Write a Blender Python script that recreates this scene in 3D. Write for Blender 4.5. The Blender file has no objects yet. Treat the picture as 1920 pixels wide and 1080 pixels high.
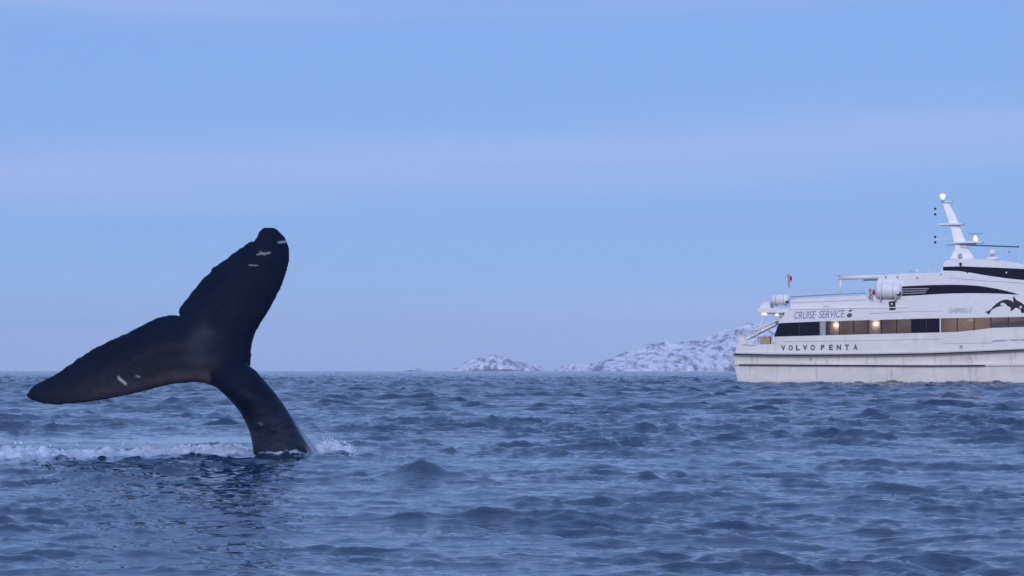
import bpy, bmesh, math, random
import numpy as np
from mathutils import Vector, Matrix
R = math.radians
random.seed(7)
S = bpy.context.scene
COL = S.collection

# ------------------------------------------------------------------ camera, sky, sun, exposure
F = 3733.0                      # focal length in photo pixels (1920 wide)
CAM_H = 1.0
PITCH = math.atan(155.0 / F)    # horizon sits below the middle of the frame
cd = bpy.data.cameras.new('camera')
cam = bpy.data.objects.new('camera', cd); COL.objects.link(cam)
cam.location = (0, 0, CAM_H)
cam.rotation_euler = (R(90) + PITCH, 0, 0)
cd.sensor_width = 36.0; cd.lens = 36.0 * F / 1920.0
cd.clip_start = 0.1; cd.clip_end = 40000
S.camera = cam

SUN_EL, SUN_AZ = R(22), R(192)   # low, soft, behind the camera (azimuth clockwise from +Y)
w = bpy.data.worlds.new('World'); S.world = w; w.use_nodes = True
nt = w.node_tree; nt.nodes.clear()
def N(t, **k):
    n = nt.nodes.new(t)
    for a, b in k.items(): setattr(n, a, b)
    return n
def M_(op, a, b=None, c=None):
    n = N('ShaderNodeMath', operation=op)
    for i, v in enumerate((a, b, c)):
        if v is None: continue
        if isinstance(v, (int, float)): n.inputs[i].default_value = v
        else: nt.links.new(v, n.inputs[i])
    return n.outputs[0]
sky = N('ShaderNodeTexSky', sky_type='NISHITA', sun_disc=False)
sky.sun_elevation = SUN_EL; sky.sun_rotation = SUN_AZ
sky.air_density = 1.0; sky.dust_density = 0.6; sky.ozone_density = 3.0
tc = N('ShaderNodeTexCoord'); sp = N('ShaderNodeSeparateXYZ')
nt.links.new(tc.outputs['Generated'], sp.inputs[0])
noi = N('ShaderNodeTexNoise'); mp = N('ShaderNodeMapping')
mp.inputs['Scale'].default_value = (2.2, 2.2, 14)
nt.links.new(tc.outputs['Generated'], mp.inputs[0]); nt.links.new(mp.outputs[0], noi.inputs['Vector'])
noi.inputs['Scale'].default_value = 1.3; noi.inputs['Detail'].default_value = 4; noi.inputs['Roughness'].default_value = 0.45
# long thin veils of high cloud
zz = M_('SUBTRACT', sp.outputs['Z'], M_('MULTIPLY', sp.outputs['X'], 0.034))
ph = M_('MULTIPLY', zz, 2 * math.pi / 0.0900)
ph = M_('ADD', ph, M_('MULTIPLY', M_('SUBTRACT', noi.outputs['Fac'], 0.5), 1.8))
wis = N('ShaderNodeTexNoise'); mp2 = N('ShaderNodeMapping'); mp2.inputs['Scale'].default_value = (3, 3, 75); mp2.inputs['Rotation'].default_value = (0, R(1.3), 0)
nt.links.new(tc.outputs['Generated'], mp2.inputs[0]); nt.links.new(mp2.outputs[0], wis.inputs['Vector']); wis.inputs['Scale'].default_value = 1.0; wis.inputs['Detail'].default_value = 5
ph = M_('ADD', ph, M_('MULTIPLY', M_('SUBTRACT', wis.outputs['Fac'], 0.5), 2.2))
band = M_('POWER', M_('ADD', M_('MULTIPLY', M_('COSINE', M_('SUBTRACT', ph, 1.05)), 0.5), 0.5), 3.6)
# a high thin overcast veil, blue between its lilac streaks, paler towards the horizon all round
vc = N('ShaderNodeMix', data_type='RGBA'); nt.links.new(band, vc.inputs[0])
vc.inputs[6].default_value = (1.86, 3.40, 6.95, 1); vc.inputs[7].default_value = (2.66, 3.68, 7.05, 1)
hor = N('ShaderNodeMapRange'); nt.links.new(sp.outputs['Z'], hor.inputs[0]); hor.inputs[1].default_value = 0.0; hor.inputs[2].default_value = 0.07
hor.inputs[3].default_value = 1.0; hor.inputs[4].default_value = 0.0
vh = N('ShaderNodeMix', data_type='RGBA'); nt.links.new(M_('MULTIPLY', hor.outputs[0], 0.8), vh.inputs[0]); nt.links.new(vc.outputs[2], vh.inputs[6]); vh.inputs[7].default_value = (2.75, 4.1, 7.6, 1)
mix = N('ShaderNodeMix', data_type='RGBA'); mix.inputs[0].default_value = 0.88
nt.links.new(sky.outputs[0], mix.inputs[6]); nt.links.new(vh.outputs[2], mix.inputs[7])
bg = N('ShaderNodeBackground'); bg.inputs[1].default_value = 0.096
nt.links.new(mix.outputs[2], bg.inputs[0])
out = N('ShaderNodeOutputWorld'); nt.links.new(bg.outputs[0], out.inputs[0])

sd = bpy.data.lights.new('sun', 'SUN'); so = bpy.data.objects.new('sun', sd); COL.objects.link(so)
sd.energy = 1.25; sd.angle = R(16); sd.color = (1.0, 0.91, 0.87)
dirv = Vector((math.sin(SUN_AZ) * math.cos(SUN_EL), math.cos(SUN_AZ) * math.cos(SUN_EL), math.sin(SUN_EL)))
so.rotation_euler = dirv.to_track_quat('Z', 'Y').to_euler()
so.location = (0, -20, 30)

vs = S.view_settings
vs.view_transform = 'Standard'; vs.look = 'None'; vs.gamma = 1; vs.use_curve_mapping = False
vs.exposure = 0.35
S.cycles.max_bounces = 6; S.cycles.volume_bounces = 1
S.cycles.use_denoising = True

# ------------------------------------------------------------------ helpers
def tag(o, label=None, cat=None, group=None, kind=None):
    for k, v in (('label', label), ('category', cat), ('group', group), ('kind', kind)):
        if v: o[k] = v
    return o
def ray(px, py):
    u = (px - 960) / F; v = (540 - py) / F
    return Vector((u, math.cos(PITCH) - math.sin(PITCH) * v, math.sin(PITCH) + math.cos(PITCH) * v))
def at(px, py, Y):
    d = ray(px, py)
    return Vector((0, 0, CAM_H)) + d * (Y / d.y)
def link_mesh(name, verts, faces, mat=None, parent=None, smooth=False):
    me = bpy.data.meshes.new(name); me.from_pydata([tuple(v) for v in verts], [], faces); me.update()
    bm = bmesh.new(); bm.from_mesh(me); bmesh.ops.recalc_face_normals(bm, faces=bm.faces); bm.to_mesh(me); bm.free()
    if smooth: me.polygons.foreach_set('use_smooth', [True] * len(me.polygons))
    o = bpy.data.objects.new(name, me); COL.objects.link(o)
    if mat: me.materials.append(mat)
    if parent: o.parent = parent
    return o
class MB:
    """collects prisms, boxes, tubes and lathes into one mesh"""
    def __init__(s): s.v = []; s.f = []
    def add(s, v, f):
        n = len(s.v); s.v += [tuple(p) for p in v]; s.f += [tuple(i + n for i in q) for q in f]; return s
    def box(s, x0, x1, y0, y1, z0, z1):
        v = [(x, y, z) for z in (z0, z1) for y in (y0, y1) for x in (x0, x1)]
        return s.add(v, [(0, 2, 3, 1), (4, 5, 7, 6), (0, 1, 5, 4), (2, 6, 7, 3), (0, 4, 6, 2), (1, 3, 7, 5)])
    def tube(s, p0, p1, r0, r1=None, n=8):
        p0 = Vector(p0); p1 = Vector(p1); r1 = r0 if r1 is None else r1
        d = (p1 - p0).normalized(); a = d.orthogonal().normalized(); b = d.cross(a)
        v = []
        for p, r in ((p0, r0), (p1, r1)):
            for i in range(n):
                t = 2 * math.pi * i / n; v.append(p + (a * math.cos(t) + b * math.sin(t)) * r)
        f = [(i, (i + 1) % n, n + (i + 1) % n, n + i) for i in range(n)]
        return s.add(v, f + [tuple(range(n))[::-1], tuple(range(n, 2 * n))])
    def lathe(s, c, axis, prof, n=16):
        """prof: (distance along axis, radius)"""
        c = Vector(c); d = Vector(axis).normalized(); a = d.orthogonal().normalized(); b = d.cross(a); v = []
        for t, r in prof:
            for i in range(n):
                q = 2 * math.pi * i / n; v.append(c + d * t + (a * math.cos(q) + b * math.sin(q)) * max(r, 1e-4))
        f = []
        for j in range(len(prof) - 1):
            for i in range(n): f.append((j * n + i, j * n + (i + 1) % n, (j + 1) * n + (i + 1) % n, (j + 1) * n + i))
        m = len(prof) - 1
        f += [tuple(range(n))[::-1], tuple(range(m * n, m * n + n))]
        return s.add(v, f)
    def prism(s, pts, y0, y1, dy=None):
        """pts: (x, z) outline; extruded from y0 to y1"""
        n = len(pts)
        v = [(p[0], y0, p[1]) for p in pts] + [(p[0], y1, p[1]) for p in pts]
        f = [tuple(range(n)), tuple(range(2 * n - 1, n - 1, -1))]
        f += [(i, n + i, n + (i + 1) % n, (i + 1) % n) for i in range(n)]
        return s.add(v, f)
    def build(s, name, mat, parent=None, smooth=False, bevel=0):
        o = link_mesh(name, s.v, s.f, mat, parent, False)
        if smooth:
            o.data.polygons.foreach_set('use_smooth', [len(p.vertices) < 5 for p in o.data.polygons])
        if bevel:
            m = o.modifiers.new('bevel', 'BEVEL'); m.width = bevel; m.segments = 2; m.limit_method = 'ANGLE'; m.angle_limit = R(35)
        return o
def mat(name, col, rough=0.5, metal=0, emit=None, estr=0, spec=0.5, var=0, vscale=3, bump=0, bscale=20, ior=1.45, coat=0):
    m = bpy.data.materials.new(name); m.use_nodes = True
    t = m.node_tree; b = t.nodes['Principled BSDF']
    b.inputs['Base Color'].default_value = (*col, 1); b.inputs['Roughness'].default_value = rough
    b.inputs['Metallic'].default_value = metal; b.inputs['IOR'].default_value = ior
    b.inputs['Specular IOR Level'].default_value = spec; b.inputs['Coat Weight'].default_value = coat
    if emit:
        b.inputs['Emission Color'].default_value = (*emit, 1); b.inputs['Emission Strength'].default_value = estr
    tcn = t.nodes.new('ShaderNodeTexCoord')
    if var:
        n = t.nodes.new('ShaderNodeTexNoise'); n.inputs['Scale'].default_value = vscale; n.inputs['Detail'].default_value = 5
        t.links.new(tcn.outputs['Object'], n.inputs['Vector'])
        r = t.nodes.new('ShaderNodeValToRGB')
        r.color_ramp.elements[0].position = 0.3; r.color_ramp.elements[1].position = 0.7
        r.color_ramp.elements[0].color = (*[c * (1 - var) for c in col], 1); r.color_ramp.elements[1].color = (*[min(1, c * (1 + var)) for c in col], 1)
        t.links.new(n.outputs['Fac'], r.inputs[0]); t.links.new(r.outputs[0], b.inputs['Base Color'])
    if bump:
        n = t.nodes.new('ShaderNodeTexNoise'); n.inputs['Scale'].default_value = bscale; n.inputs['Detail'].default_value = 4
        t.links.new(tcn.outputs['Object'], n.inputs['Vector'])
        u = t.nodes.new('ShaderNodeBump'); u.inputs['Strength'].default_value = 1; u.inputs['Distance'].default_value = bump
        t.links.new(n.outputs['Fac'], u.inputs['Height']); t.links.new(u.outputs[0], b.inputs['Normal'])
    return m
def sstep(a, b, x):
    t = np.clip((x - a) / (b - a), 0, 1); return t * t * (3 - 2 * t)

# ------------------------------------------------------------------ the sea: spectrum waves on a polar sheet
def spectrum_tile(n, L, kmin, kmax, seed, Lp, wind, chop=True, power=3.35, spread=5):
    rs = np.random.RandomState(seed)
    k1 = np.fft.fftfreq(n, 1.0 / n) * 2 * np.pi / L
    kx, ky = np.meshgrid(k1, k1, indexing='ij'); k = np.hypot(kx, ky); k[0, 0] = 1
    P = np.exp(-1.0 / (k * Lp) ** 2) / k ** power
    if spread:
        c = (kx * wind[0] + ky * wind[1]) / k
        P = P * (0.06 + np.abs(c) ** spread)
    P = P * sstep(kmin * 0.85, kmin * 1.15, k) * (1 - sstep(kmax * 0.85, kmax * 1.15, k)); P[0, 0] = 0
    h = (rs.randn(n, n) + 1j * rs.randn(n, n)) * np.sqrt(P / 2) * (2 * np.pi / L)
    H = np.fft.ifft2(h).real * n * n
    if not chop: return (H,)
    DX = np.fft.ifft2(-1j * kx / k * h).real * n * n; DY = np.fft.ifft2(-1j * ky / k * h).real * n * n
    return H, DX, DY
def sample(T, L, x, y):
    n = T.shape[0]; u = (x / L % 1) * n; v = (y / L % 1) * n
    i = u.astype(np.int64) % n; j = v.astype(np.int64) % n; fu = u - np.floor(u); fv = v - np.floor(v); i1 = (i + 1) % n; j1 = (j + 1) % n
    return (T[i, j] * (1 - fu) * (1 - fv) + T[i1, j] * fu * (1 - fv) + T[i, j1] * (1 - fu) * fv + T[i1, j1] * fu * fv)
WD = (0.22, 0.975)
LA, LB, LC, LD = 173.0, 61.3, 11.7, 9.1
LPK = 0.50                          # sets the longest waves that carry energy
TA = spectrum_tile(512, LA, 2 * np.pi / 60, 2 * np.pi / 7, 11, LPK, WD)
TB = spectrum_tile(1024, LB, 2 * np.pi / 7, 2 * np.pi / 0.55, 12, LPK, WD)
TC = spectrum_tile(512, LC, 2 * np.pi / 0.55, 2 * np.pi / 0.07, 13, LPK, WD)
TN = spectrum_tile(512, LD, 2 * np.pi / 1.2, 2 * np.pi / 0.05, 14, 5, WD, False, 3.0, 0)[0]; TN = TN / TN.std()
sc_ = 0.038 / math.sqrt(TA[0].var() + TB[0].var())
TA = [t * sc_ for t in TA]; TB = [t * sc_ for t in TB]; TC = [t * sc_ * 1.1 for t in TC]

SB, SC = TB[0].std(), TC[0].std()
X_T, Y_T = at(528, 857, 23.0).x, 23.0   # where the tail stands in the water
def gauss(x, y, cx, cy, sx, sy, rot=0):
    c, s = math.cos(rot), math.sin(rot); dx = x - cx; dy = y - cy
    return np.exp(-((dx * c + dy * s) / sx) ** 2 - ((-dx * s + dy * c) / sy) ** 2)
def foam_masks(x, y):
    n1 = sample(TN, LD, x * 0.23, y * 0.35) * 0.5
    # white churned strip behind the tail running out to the left
    cy = 22.4 + 0.15 * n1 + 1.2 * sstep(-5.4, -3.6, x)
    f = sstep(-2.75, -3.3, x) * np.exp(-((y - cy) / (1.5 + 0.25 * n1)) ** 2)
    f = np.maximum(f, 1.25 * gauss(x, y, X_T + 0.58, 23.5, 0.36, 0.5))
    f = np.maximum(f, 1.0 * gauss(x, y, X_T + .05, 22.72, 0.50, 0.26))
    slick = gauss(x, y, -4.4, 29.0, 1.9, 3.4)
    slick = np.maximum(slick, gauss(x, y, -6.4, 28.6, 3.6, 1.5))
    return f, slick
def sea_height(x, y, r):
    f, slick = foam_masks(x, y)
    calm = 1 - 0.9 * slick
    wc = 1 - sstep(28, 75, r)
    wb = 1
    a = [sample(t, LA, x, y) for t in TA]; b = [sample(t, LB, x, y) * wb * calm * (0.74 + 0.26 * sstep(13, 32, r)) for t in TB]; c = [sample(t, LC, x, y) * wc * calm * (1 - 0.3 * f) for t in TC]
    gust = 1 + 0.22 * sample(TA[1], LA, x * 0.31 + 40, y * 0.21) / 0.05
    gust = np.clip(gust, 0.65, 1.35) * (0.66 + 0.55 * sstep(14, 50, r) + 0.55 * sstep(60, 200, r))
    grp = sample(TN, LD, x * 0.11 + 2, y * 0.16 + 5) * 0.7 + sample(TN, LD, x * 0.034 + 1, y * 0.05) * 0.5
    gust = gust * (0.58 + 0.72 * sstep(-0.7, 1.1, grp)) * (1 + 0.35 * gauss(x, y, -3.2, 19.5, 3.0, 2.2))
    H = a[0] * (1 - 0.7 * slick) + b[0] * gust + c[0] * gust; DX = a[1] + b[1] * gust * 1.1 + c[1] * .4; DY = a[2] + b[2] * gust * 1.1 + c[2] * .4
    # real wind waves are peaked on top and flat below
    H = H + gust * (0.10 * (np.clip(b[0] / SB, -1.6, 2.2) ** 2 - 1) * SB + 0.12 * (np.clip(c[0] / SC, -1.6, 2.2) ** 2 - 1) * SC * wc)
    # a peaked wave in the middle distance, a swell in front of the tail, the humped foam
    cx = x + 0.80; cyy = y - 18.1 + 0.10 * cx * cx + 0.12 * cx
    H = H + 0.165 * np.exp(-np.abs(cx / 0.25) ** 1.5) * np.where(cyy < 0, np.exp(-np.abs(cyy / 0.16) ** 1.3), np.exp(-(cyy / 0.4) ** 2)) * (1 + 0.05 * sample(TN, LD, x * 1.5, y * 1.5))
    H = H + 0.05 * gauss(x, y, -0.4, 17.9, 1.3, 0.6, -0.25)
    H = H + 0.045 * gauss(x, y, -3.55, 21.4, 1.0, 0.4, 0.05) + 0.03 * gauss(x, y, -2.1, 21.3, 1.2, 0.4, 0.1)
    lum = np.abs(sample(TN, LD, x, y)); lum2 = np.abs(sample(TN, LD, x * 2.3 + 3, y * 2.3))
    H = H + 0.07 * gauss(x, y, X_T + 0.55, 23.6, 0.26, 0.3)
    H = H + f * (0.04 + 0.034 * lum + 0.014 * lum2)
    damp = 1 - sstep(2500, 6000, r)
    return H * damp, DX * damp * 1.3, DY * damp * 1.3, f, slick

def build_sea():
    th = [0.0]; dense = R(17.5); step = 0.00072
    a = list(np.arange(-dense, dense, step)); s = step; t = dense
    side = []
    while t < math.pi:
        side.append(t); s = min(s * 1.09, R(9)); t += s
    side = [q for q in side if q < math.pi - 0.02]
    ang = np.array([-q for q in side[::-1]] + a + side)
    ang = ang[np.concatenate([[True], np.diff(ang) > 1e-5])]
    rr = [2.0]
    while rr[-1] < 7000:
        r = rr[-1]
        g = 0.0036 if r > 6.5 else 0.02
        if r > 260: g = min(0.04, 0.0036 * (r / 260) ** 1.0)
        rr.append(r * (1 + g))
    rr = np.array(rr); nA, nR = len(ang), len(rr)
    Rg, Ag = np.meshgrid(rr, ang, indexing='ij')
    x = (Rg * np.sin(Ag)).ravel(); y = (Rg * np.cos(Ag)).ravel(); r = Rg.ravel()
    H, DX, DY, f, sl = sea_height(x, y, r)
    co = np.stack([x - DX, y - DY, H], 1)
    co = np.vstack([co, [[0, 0, -0.1]]])
    i = np.arange(nR - 1)[:, None] * nA; j = np.arange(nA)[None, :]; j2 = (j + 1) % nA
    q = np.stack([i + j, i + nA + j, i + nA + j2, i + j2], -1).reshape(-1, 4)
    q = q[:, ::-1]
    tri = np.stack([np.full(nA, nR * nA), (np.arange(nA) + 1) % nA, np.arange(nA)], 1)[:, ::-1]
    me = bpy.data.meshes.new('sea')
    me.vertices.add(len(co)); me.vertices.foreach_set('co', co.astype(np.float32).ravel())
    nl = q.size + tri.size; me.loops.add(nl); me.loops.foreach_set('vertex_index', np.concatenate([q.ravel(), tri.ravel()]).astype(np.int32))
    npoly = len(q) + len(tri); me.polygons.add(npoly)
    st = np.concatenate([np.arange(len(q)) * 4, len(q) * 4 + np.arange(len(tri)) * 3])
    me.polygons.foreach_set('loop_start', st.astype(np.int32))
    me.update(calc_edges=True); me.validate()
    me.polygons.foreach_set('use_smooth', np.ones(npoly, bool))
    for nm, arr in (('foam', f), ('slick', sl), ('far', sstep(15, 160, r))):
        at_ = me.attributes.new(nm, 'FLOAT', 'POINT'); at_.data.foreach_set('value', np.append(arr, 0).astype(np.float32))
    o = bpy.data.objects.new('sea', me); COL.objects.link(o)
    print('sea', nR, nA, npoly)
    return o
sea = build_sea(); tag(sea, 'dark blue choppy open sea reaching to the horizon', kind='structure')
def sea_material():
    m = bpy.data.materials.new('sea_water'); m.use_nodes = True; t = m.node_tree; b = t.nodes['Principled BSDF']; L = t.links.new
    b.inputs['Base Color'].default_value = (0.014, 0.036, 0.080, 1); b.inputs['Roughness'].default_value = 0.065; b.inputs['IOR'].default_value = 1.7
    geo = t.nodes.new('ShaderNodeNewGeometry')
    def noise(sx, sy, sz, det, scale=1):
        mp = t.nodes.new('ShaderNodeMapping'); mp.inputs['Scale'].default_value = (sx, sy, sz); mp.inputs['Rotation'].default_value = (0, 0, R(-8))
        L(geo.outputs['Position'], mp.inputs[0]); n = t.nodes.new('ShaderNodeTexNoise'); n.inputs['Scale'].default_value = scale
        n.inputs['Detail'].default_value = det; L(mp.outputs[0], n.inputs['Vector']); return n.outputs['Fac']
    n1 = noise(3.6, 9.5, 4, 4); n2 = noise(16, 34, 10, 3); n3 = noise(0.5, 2.1, 1, 4)
    def ma(op, a, bb):
        n = t.nodes.new('ShaderNodeMath'); n.operation = op
        for i, v in enumerate((a, bb)):
            if isinstance(v, (int, float)): n.inputs[i].default_value = v
            else: L(v, n.inputs[i])
        return n.outputs[0]
    cdn = t.nodes.new('ShaderNodeCameraData')
    hsum = ma('ADD', ma('MULTIPLY', n1, 0.045), ma('MULTIPLY', n2, 0.008))
    hsum = ma('ADD', hsum, ma('MULTIPLY', n3, 0.10))
    af = t.nodes.new('ShaderNodeAttribute'); af.attribute_name = 'far'; asl = t.nodes.new('ShaderNodeAttribute'); asl.attribute_name = 'slick'
    st = ma('MULTIPLY', ma('ADD', ma('MULTIPLY', af.outputs['Fac'], 1.9), 0.30), ma('SUBTRACT', 1.0, ma('MULTIPLY', asl.outputs['Fac'], 0.9)))
    hsum = ma('MULTIPLY', hsum, st)
    bp = t.nodes.new('ShaderNodeBump'); bp.inputs['Strength'].default_value = 1.0; bp.inputs['Distance'].default_value = 1.0
    L(hsum, bp.inputs['Height']); L(bp.outputs[0], b.inputs['Normal'])
    # foam
    at_ = t.nodes.new('ShaderNodeAttribute'); at_.attribute_name = 'foam'
    fn = noise(3.2, 2.2, 3, 7); 
    thr = ma('ADD', ma('MULTIPLY', at_.outputs['Fac'], 0.85), ma('SUBTRACT', fn, 0.90))
    rp = t.nodes.new('ShaderNodeMapRange'); rp.inputs[1].default_value = 0.0; rp.inputs[2].default_value = 0.42; L(thr, rp.inputs[0])
    fb = t.nodes.new('ShaderNodeBsdfDiffuse'); fb.inputs[0].default_value = (0.60, 0.66, 0.77, 1)
    mx = t.nodes.new('ShaderNodeMixShader'); L(rp.outputs[0], mx.inputs[0]); L(b.outputs[0], mx.inputs[1]); L(fb.outputs[0], mx.inputs[2])
    L(mx.outputs[0], t.nodes['Material Output'].inputs[0])
    return m
sea.data.materials.append(sea_material())

# ------------------------------------------------------------------ snowy islands
def snow_rock():
    m = bpy.data.materials.new('snowy_rock'); m.use_nodes = True; t = m.node_tree; b = t.nodes['Principled BSDF']; L = t.links.new
    geo = t.nodes.new('ShaderNodeNewGeometry')
    mp = t.nodes.new('ShaderNodeMapping'); mp.inputs['Scale'].default_value = (0.060, 0.02, 0.024); L(geo.outputs['Position'], mp.inputs[0])
    n = t.nodes.new('ShaderNodeTexNoise'); n.inputs['Scale'].default_value = 1.1; n.inputs['Detail'].default_value = 8; n.inputs['Roughness'].default_value = 0.66; L(mp.outputs[0], n.inputs['Vector'])
    sp = t.nodes.new('ShaderNodeSeparateXYZ'); L(geo.outputs['Normal'], sp.inputs[0])
    a = t.nodes.new('ShaderNodeMath'); a.operation = 'MULTIPLY_ADD'; L(sp.outputs['Z'], a.inputs[0]); a.inputs[1].default_value = 0.28; L(n.outputs['Fac'], a.inputs[2])
    r = t.nodes.new('ShaderNodeValToRGB'); L(a.outputs[0], r.inputs[0])
    e = r.color_ramp.elements; e[0].position = 0.46; e[0].color = (0.11, 0.11, 0.16, 1); e[1].position = 0.80; e[1].color = (0.84, 0.84, 0.92, 1)
    q = e.new(0.64); q.color = (0.20, 0.20, 0.27, 1); q = e.new(0.72); q.color = (0.52, 0.51, 0.60, 1)
    L(r.outputs[0], b.inputs['Base Color']); b.inputs['Roughness'].default_value = 0.8; b.inputs['Specular IOR Level'].default_value = 0.2
    return m
MROCK = snow_rock()
def island(name, label, ridge, D, depth, seed, nx=260, ny=60, rough=1.0):
    px = np.array([p[0] for p in ridge], float); py = np.array([p[1] for p in ridge], float)
    X = (px - 960) / F * D; Z = (695 - py) / F * D
    T = spectrum_tile(256, 900, 2 * np.pi / 400, 2 * np.pi / 8, seed, 1e3, WD, False, 3.3, 0)[0]; T = T / T.std()
    xs = np.linspace(X[0], X[-1], nx); ys = np.linspace(0, 1, ny)
    zr = np.interp(xs, X, Z)
    vs_ = []
    for i in range(nx):
        for j in range(ny):
            s = ys[j]; y = D - depth * 0.35 + depth * s
            prof = min(1, (s / 0.42)) ** 0.62 if s < 0.42 else max(0, 1 - ((s - 0.42) / 0.58) ** 1.7)
            vs_.append([xs[i], y, zr[i] * prof, prof])
    v = np.array(vs_); nz = sample(T, 900, v[:, 0] + 50, v[:, 1] * 1.4)
    nz2 = sample(T, 900, v[:, 0] * 3.1, v[:, 1] * 3)
    zl = v[:, 2]
    v[:, 2] = zl * (1 + 0.10 * rough * nz * (1 - 0.75 * v[:, 3])) + np.minimum(zl, 12) * 0.10 * nz2 * rough + np.minimum(zl, 25) * 0.06 * nz * rough
    v[:, 2] = v[:, 2] - 0.8
    v[:, 1] += 14 * nz * rough * (1 - np.abs(v[:, 3] * 2 - 1))
    f = [(i * ny + j, (i + 1) * ny + j, (i + 1) * ny + j + 1, i * ny + j + 1) for i in range(nx - 1) for j in range(ny - 1)]
    o = link_mesh(name, v[:, :3], f, MROCK)
    tag(o, label, kind='structure'); return o
island('island', 'low snow streaked rocky island on the horizon left of the headland',
       [(844, 696), (850, 690), (858, 684), (868, 679), (878, 674), (888, 669), (898, 667), (908, 667), (918, 663), (926, 662), (934, 667), (944, 666), (952, 668), (962, 673), (976, 676), (990, 680), (1005, 682), (1015, 686), (1019, 691), (1024, 696)], 4600, 260, 3, rough=.55)
island('islet', 'long low bluish islet between the island and the headland',
       [(1034, 696), (1042, 691), (1054, 688), (1066, 684), (1080, 682), (1095, 684), (1108, 683), (1120, 685), (1135, 688), (1150, 696)], 5400, 200, 4, nx=120, ny=30)
island('headland', 'big snow covered headland rising behind the stern of the boat',
       [(1120, 696), (1126, 684), (1134, 677), (1150, 670), (1166, 665), (1182, 658), (1198, 652), (1214, 646), (1230, 645), (1250, 643), (1268, 641), (1285, 642), (1300, 641), (1318, 641), (1336, 632), (1352, 624), (1372, 619), (1388, 613), (1400, 607), (1420, 603), (1445, 602), (1480, 606), (1520, 604), (1570, 612), (1640, 618), (1700, 632), (1760, 650), (1830, 672), (1900, 696)], 4200, 900, 5, nx=520, ny=110)
island('skerry', 'tiny faint skerry on the horizon right of the tail',
       [(757, 696), (760, 690), (768, 688), (776, 688), (784, 689), (790, 691), (796, 696)], 5800, 60, 6, nx=40, ny=12)

# ------------------------------------------------------------------ haze
hz = MB().box(-7600, 7600, -7600, 7600, -2.5, 175).build('haze', None)
tag(hz, 'thin blue sea haze', kind='stuff')
hm = bpy.data.materials.new('haze_air'); hm.use_nodes = True; t = hm.node_tree; t.nodes.clear()
pv = t.nodes.new('ShaderNodeVolumePrincipled'); pv.inputs['Density'].default_value = 0.00009; pv.inputs['Color'].default_value = (0.80, 0.86, 1.0, 1); pv.inputs['Anisotropy'].default_value = 0.0
mo = t.nodes.new('ShaderNodeOutputMaterial'); t.links.new(pv.outputs[0], mo.inputs['Volume'])
hz.data.materials.append(hm)

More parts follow.
